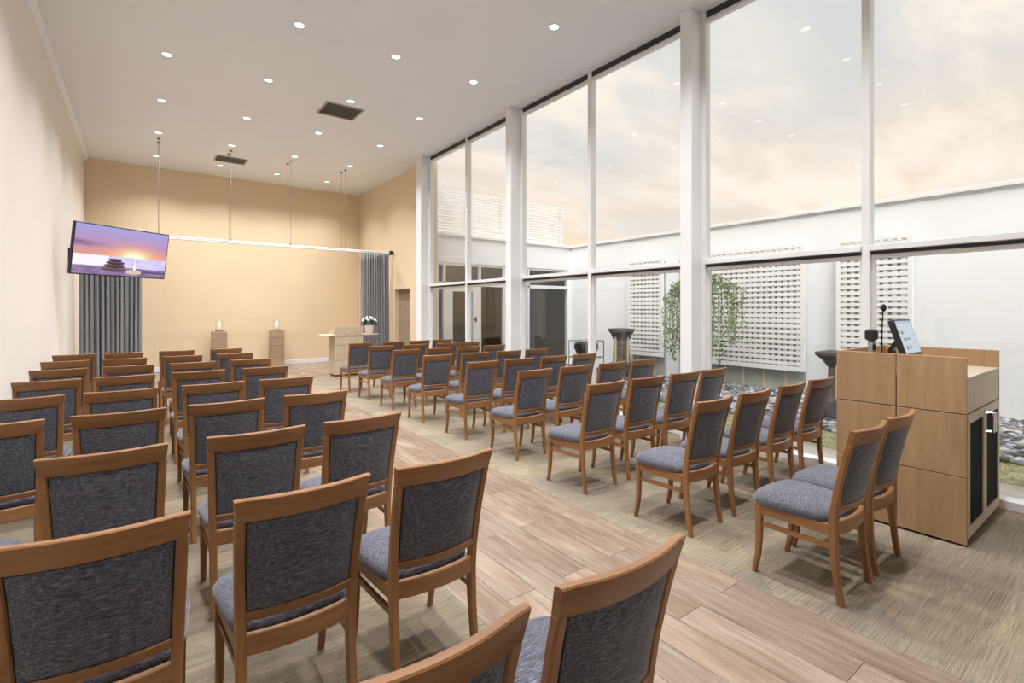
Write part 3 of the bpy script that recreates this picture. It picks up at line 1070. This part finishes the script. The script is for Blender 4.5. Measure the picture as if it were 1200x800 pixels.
MB().ball((.014, -.008, .446), .019, 12, 8, 1, 1, 1.6).build('capsule', 'black_matt', mi, True)
dc = thing('document_camera', 'small black headed camera on a silver post at the desk edge', 'camera', (4.40, 1.36, 1.071))
MB().box(-.06, .06, -.045, .045, 0, .018, ch=.005).build('base', 'metal_silver', dc)
MB().box(-.026, .026, -.018, .018, .018, .20, ch=.006).build('post', 'metal_silver', dc)
MB().box(-.042, .042, -.035, .035, .20, .285, ch=.014).build('head', 'black_plastic', dc, True)
bx(-.027, .027, -.020, -.0175, .13, .17, ch=.001).build('control_panel', 'black_plastic', dc)

# ------------------------------------------------------------------ television
tl, trp = Vector((-.79, 9.62)), Vector((.375, 10.47))
tvd = (trp - tl)
tv_w = tvd.length
tv = thing('wall_television', 'flat television showing stones and sunset above the grey curtain', 'television', ((tl.x + trp.x) / 2, (tl.y + trp.y) / 2, 2.03), math.atan2(tvd.y, tvd.x))
TVH = .775
tvt = math.radians(9)
cas = MB().box(-tv_w / 2, tv_w / 2, -.018, .035, -TVH / 2, TVH / 2, ch=.006).build('casing', 'black_plastic', tv, False, (0, 0, .385), (tvt, 0, 0))


def tv_pic(u, v):
    hz = .40
    n_ = math.sin(u * 23 + v * 9) * .5 + math.sin(u * 51 - v * 31) * .3 + math.sin(u * 11 + v * 67) * .4
    if v > hz:
        q = (v - hz) / (1 - hz)
        top = (.60, .60, .82)
        mid = (.70, .52, .68)
        low = (.84, .57, .52)
        c_ = [low[i] + (mid[i] - low[i]) * min(1, q / .4) for i in range(3)] if q < .4 else [mid[i] + (top[i] - mid[i]) * (q - .4) / .6 for i in range(3)]
        if u < .5 and .12 < q < .62:
            cl = max(0, 1 - abs(q - .36 + (u - .2) * .15) / .13) * max(0, 1 - u / .42) * (.75 + .25 * n_)
            c_ = [c_[i] + ((.36, .27, .45)[i] - c_[i]) * min(1, max(0, cl)) for i in range(3)]
        g = math.exp(-(((u - .62) / .13) ** 2 + (q / .22) ** 2))
        g2 = math.exp(-(((u - .62) / .3) ** 2 + (q / .4) ** 2))
        c_ = [c_[i] + ((1.0, .72, .42)[i] - c_[i]) * g2 * .8 for i in range(3)]
        c_ = [c_[i] + ((1.0, .98, .82)[i] - c_[i]) * min(1, g * 1.3) for i in range(3)]
    else:
        q = v / hz
        c_ = [.80 + .05 * n_, .76 + .05 * n_, .92 + .03 * n_]
        if q < .42:
            c_ = [.52 + .07 * n_, .43 + .06 * n_, .58 + .06 * n_]
        if u < .35 and q > .45:
            c_ = [.93, .91, .99]
        if u > .6 and .2 < q < .3:
            c_ = [.36, .30, .46]
    for (cu, cv, ru, rv, col_) in ((.42, .13, .13, .055, (.46, .36, .40)), (.42, .20, .115, .048, (.40, .31, .36)), (.425, .265, .10, .042, (.36, .28, .34)), (.42, .325, .075, .032, (.30, .23, .31))):
        if ((u - cu) / ru) ** 2 + ((v - cv) / rv) ** 2 < 1:
            s_ = .85 + .35 * (v - cv) / rv
            c_ = [x * s_ for x in col_]
    if ((u - .63) / .09) ** 2 + ((v - .09) / .05) ** 2 < 1:
        c_ = [.80, .74, .66]
    if abs(u - .635) < .014 * (1 - (v - .15) / .24) and .14 < v < .38:
        c_ = [1.0, .97, .95]
    return c_


grid_screen('screen', tv_w - .035, TVH - .035, 150, 84, tv_pic, 'tv_picture', cas, (0, -.0188, 0))
MB().box(-.2, .2, .035, .06, -.15, .15).build('mount_plate', 'black_matt', tv, False, (0, 0, .385), (tvt, 0, 0))
# arm back to the left wall, in the television's own axes
inv = Matrix.Rotation(-math.atan2(tvd.y, tvd.x), 4, 'Z')
wp = inv @ (Vector((LX + .012, 11.62, 2.42)) - Vector(tv.location))
MB().tube([(0, .06, .39), (-.1, .32, .39), wp], .025, 8).build('arm', 'black_matt', tv)
wpl = bx(-.012, .012, -.12, .12, -.16, .16).build('wall_plate', 'black_matt', tv, False, wp, (0, 0, -math.atan2(tvd.y, tvd.x)))

# ------------------------------------------------------------------ curtain rail, rods and curtains
RZ = 2.985
rl = thing('curtain_rail', 'long white double curtain rail hung from ceiling rods before the back wall', 'curtain rail', (0, 12.36, 0))
for dy in (-.14, .14):
    MB().tube([(LX + .002, dy, RZ), (RX - .03, dy, RZ)], .018, 8).build('rail', 'paint_white', rl, True)
    for x in (.315, 1.58, 2.795, 4.05):
        MB().tube([(x, dy, RZ + .01), (x, dy, ZC - .004)], .0035, 6).build('rod', 'steel_wire', rl, True)
        MB().lathe([(.03, ZC - .022), (.03, ZC - .001)], x, dy, 10).build('ceiling_rose', 'steel_wire', rl)
        MB().ball((x, dy, RZ + .03), .022, 8, 6).build('rod_clamp', 'steel_wire', rl)
    MB().ball((RX - .065, dy, RZ), .06, 12, 8).build('finial', 'black_plastic', rl, True) if dy < 0 else None
    MB().tube([(RX - .04, dy, RZ), (RX - .001, dy, RZ)], .035, 12).build('wall_rose', 'metal_silver', rl)


def curtain(label, x0, x1, y, z0, z1, folds, seed):
    rg = random.Random(seed)
    ph = [rg.uniform(0, 6.28) for _ in range(6)]
    n, m_ = folds * 12, 14
    vs, fs = [], []
    for j in range(m_ + 1):
        q = j / m_
        z = z1 + (z0 - z1) * q
        amp = .034 + .03 * q
        for i in range(n + 1):
            s_ = i / n
            w_ = s_ * folds * 2 * PI + .9 * math.sin(s_ * 5 + ph[0] + q * 1.2) + .5 * math.sin(s_ * 13 + ph[1])
            yy = amp * math.sin(w_) + .014 * math.sin(2.3 * w_ + ph[2] + q * 2)
            xx = x0 + (x1 - x0) * s_ + .012 * math.cos(w_ + .6) * (q + .4)
            vs.append((xx, yy, z))
    for j in range(m_):
        for i in range(n):
            a_ = j * (n + 1) + i
            fs.append((a_, a_ + 1, a_ + n + 2, a_ + n + 1))
    me = bpy.data.meshes.new('curtain')
    me.from_pydata(vs, [], fs)
    me.materials.append(MATS['curtain'])
    for p in me.polygons:
        p.use_smooth = True
    o_ = tag(link('curtain', me, None, (0, y, 0)), label, 'curtain', 'grey curtains at the back of the hall')
    md = o_.modifiers.new('thickness', 'SOLIDIFY')
    md.thickness = .004
    return o_


curtain('grey pleated curtain hanging below the television by the left wall', -.90, .03, 12.22, .015, RZ - .03, 13, 1)
curtain('grey pleated curtain hanging at the right end of the rail by the door', 4.44, 5.16, 12.22, .015, RZ - .03, 12, 2)


# ------------------------------------------------------------------ candle plinths
def plinth(label, x, y):
    t_ = thing('candle_plinth', label, 'plinth', (x, y, 0), 0, 'oak plinths with candles before the back wall')
    w_ = .16
    zz = [0, .20, .565, .77, .965]
    for a_, b_ in zip(zz[:-1], zz[1:]):
        bx(-w_, w_, -w_, w_, a_ + .003, b_ - .003, ch=.003).build('block', 'plinth_oak', t_)
    bx(-w_ + .008, w_ - .008, -w_ + .008, w_ - .008, .003, .96).build('core', 'black_matt', t_)
    return t_


def candle(label, x, y):
    t_ = thing('candle_lantern', label, 'candle', (x, y, .962), 0, 'pillar candles in glass on the plinths')
    MB().lathe([(.085, 0), (.09, .006), (.09, .016), (.08, .02)], n=20).build('tray', 'black_matt', t_)
    g_ = MB()
    g_.lathe([(.084, .02), (.084, .27)], n=24)
    g_.f = g_.f[:-2]
    g_.build('glass_cylinder', 'candle_glass', t_, True)
    MB().lathe([(.048, .02), (.05, .03), (.05, .19), (.044, .20), (.02, .196)], n=18).build('candle', 'wax', t_, True)
    MB().tube([(0, 0, .195), (0, 0, .215)], .003, 5).build('wick', 'black_matt', t_)
    MB().lathe([(.003, .21), (.010, .222), (.008, .238), (.001, .255)], n=8).build('flame', 'flame', t_, True)
    return t_


for x, lab, lab2 in ((1.607, 'oak plinth nearer the left curtain, before the back wall', 'lit candle in glass on the plinth nearer the left curtain'),
                     (2.945, 'oak plinth nearer the lectern, before the back wall', 'lit candle in glass on the plinth nearer the lectern')):
    plinth(lab, x, 14.42)
    candle(lab2, x, 14.42)

# ------------------------------------------------------------------ lectern with flowers
le = thing('lectern', 'pale limed oak lectern with side shelves near the right curtain', 'lectern', (3.845, 11.56, 0))
bx(-.31, .31, -.20, .20, .03, .915, ch=.004).build('body', 'black_matt', le)
for x0, x1, z0, z1 in ((-.322, .322, .70, .915), (-.322, .322, .36, .695), (-.322, -.12, .035, .355), (-.115, .322, .035, .355)):
    bx(x0, x1, -.216, -.199, z0, z1, ch=.002).build('front_panel', 'oak_pale', le)
for s_ in (-1, 1):
    bx(s_ * .316 - .008, s_ * .316 + .008, -.198, .20, .035, .915, ch=.002).build('side_panel', 'oak_pale', le)
bx(-.30, .30, -.18, .18, 0, .035).build('toe_kick', 'black_matt', le)
bx(-.59, .71, -.23, .22, .916, .942, ch=.004).build('shelf_top', 'oak_pale', le)
rings = [[(x, -.23, .943), (x, .20, .943), (x, .20, .98), (x, -.20, 1.118), (x, -.23, 1.118)] for x in (-.325, .325)]
MB().loft(rings).build('reading_desk', 'oak_pale', le)
va = thing('flower_pot', 'white pot of white roses on the lectern shelf', 'flowers', (4.40, 11.54, .943))
MB().lathe([(.075, 0), (.085, .01), (.105, .17), (.11, .19), (.095, .19), (.085, .15)], n=20).build('pot', 'ceramic_white', va, True)
fr_ = random.Random(9)
lv = MB()
for k in range(150):
    a_, e_ = fr_.uniform(0, 2 * PI), fr_.uniform(-.3, 1.4)
    d = Vector((math.cos(a_) * math.cos(e_), math.sin(a_) * math.cos(e_), math.sin(e_) * .8))
    p = Vector((0, 0, .24)) + d * fr_.uniform(.05, .15)
    sd = d.cross(Vector((fr_.gauss(0, 1), fr_.gauss(0, 1), fr_.gauss(0, 1)))).normalized()
    ln, wd_ = fr_.uniform(.05, .09), fr_.uniform(.015, .028)
    o_ = len(lv.v)
    nn = sd.cross(d) * .01
    lv.v += [p, p + d * ln * .5 + sd * wd_ + nn, p + d * ln, p + d * ln * .5 - sd * wd_ + nn]
    lv.f += [(o_, o_ + 1, o_ + 2), (o_, o_ + 2, o_ + 3)]
tag(lv.build('leaves', 'leaf_dark', va), None, None, None, 'stuff')
for k in range(15):
    a_ = k * 2.4
    e_ = .1 + 1.2 * ((k * 7) % 15) / 15
    d = Vector((math.cos(a_) * math.cos(e_), math.sin(a_) * math.cos(e_), math.sin(e_) * .85))
    p = Vector((0, 0, .26)) + d * fr_.uniform(.13, .17)
    rs = fr_.uniform(.030, .044)
    fl = MB()
    for q, (pr, n_) in enumerate(((1.0, 7), (.72, 6), (.42, 5))):
        fl.ball((p.x + d.x * q * .01, p.y + d.y * q * .01, p.z + d.z * q * .014), rs * pr, n_, 5, 1, 1, .85)
    fl.build('rose', 'petal', va, True)

# ------------------------------------------------------------------ ceiling: downlights and vents
LXS = [(.30, 'nearest the left wall'), (1.545, 'second from the left wall'), (2.79, 'second from the windows'), (4.035, 'nearest the windows')]
LYS = [13.63, 11.83, 9.98, 8.14, 6.34, 4.52, 2.7, .88]
ring_me = None
for r, y in enumerate(LYS):
    for ci, (x, cn) in enumerate(LXS):
        if r == 5 and False:
            continue
        t_ = thing('downlight', 'glowing recessed downlight, %s row from the back wall, %s' % (ORD[r + 1], cn), 'ceiling light', (x, y, ZC), 0, 'recessed ceiling downlights')
        if ring_me is None:
            ring_me = MB().loft([[(rr_ * math.cos(2 * PI * k / 24), rr_ * math.sin(2 * PI * k / 24), z) for k in range(24)] for rr_, z in ((.075, -.001), (.075, -.006), (.058, -.009), (.055, -.004))], cap=False).mesh('trim_ring', 'frame_white', True)
            lens_me = MB().lathe([(.055, -.006), (.054, -.002)], n=24).mesh('lens', 'lamp_lens')
            ld = bpy.data.lights.new('downlight_beam', 'SPOT')
            ld.energy = SPOT_W
            ld.color = SPOT_C
            ld.spot_size = math.radians(127)
            ld.spot_blend = 1.0
            ld.shadow_soft_size = .06
        link('trim_ring', ring_me, t_)
        link('lens', lens_me, t_)
        lo = bpy.data.objects.new('bulb', ld)
        COL.objects.link(lo)
        lo.parent = t_
        lo.location = (0, 0, -.03)


def vent(label, x, y, w_, h_):
    t_ = thing('ceiling_vent', label, 'air vent', (x, y, ZC), 0, 'ceiling air vents')
    a_, b_ = w_ / 2, h_ / 2
    bx(-a_, a_, -b_, b_, -.003, -.001).build('backing', 'black_matt', t_)
    MB().box(-a_ - .03, -a_, -b_ - .03, b_ + .03, -.012, -.001).box(a_, a_ + .03, -b_ - .03, b_ + .03, -.012, -.001) \
        .box(-a_, a_, -b_ - .03, -b_, -.012, -.001).box(-a_, a_, b_, b_ + .03, -.012, -.001).build('frame', 'vent_grey', t_)
    n = 12
    sl = bx(-a_, a_, -.019, .019, -.010, -.006).mesh('slat', 'vent_grey')
    for k in range(n):
        link('slat', sl, t_, (0, -b_ + (k + .5) * h_ / n, 0), (.35, 0, 0))
    return t_


vent('grey louvred ceiling vent in mid ceiling', 2.785, 8.66, .58, .54)
vent('grey louvred ceiling vent above the curtain rail', 1.68, 12.97, .58, .45)
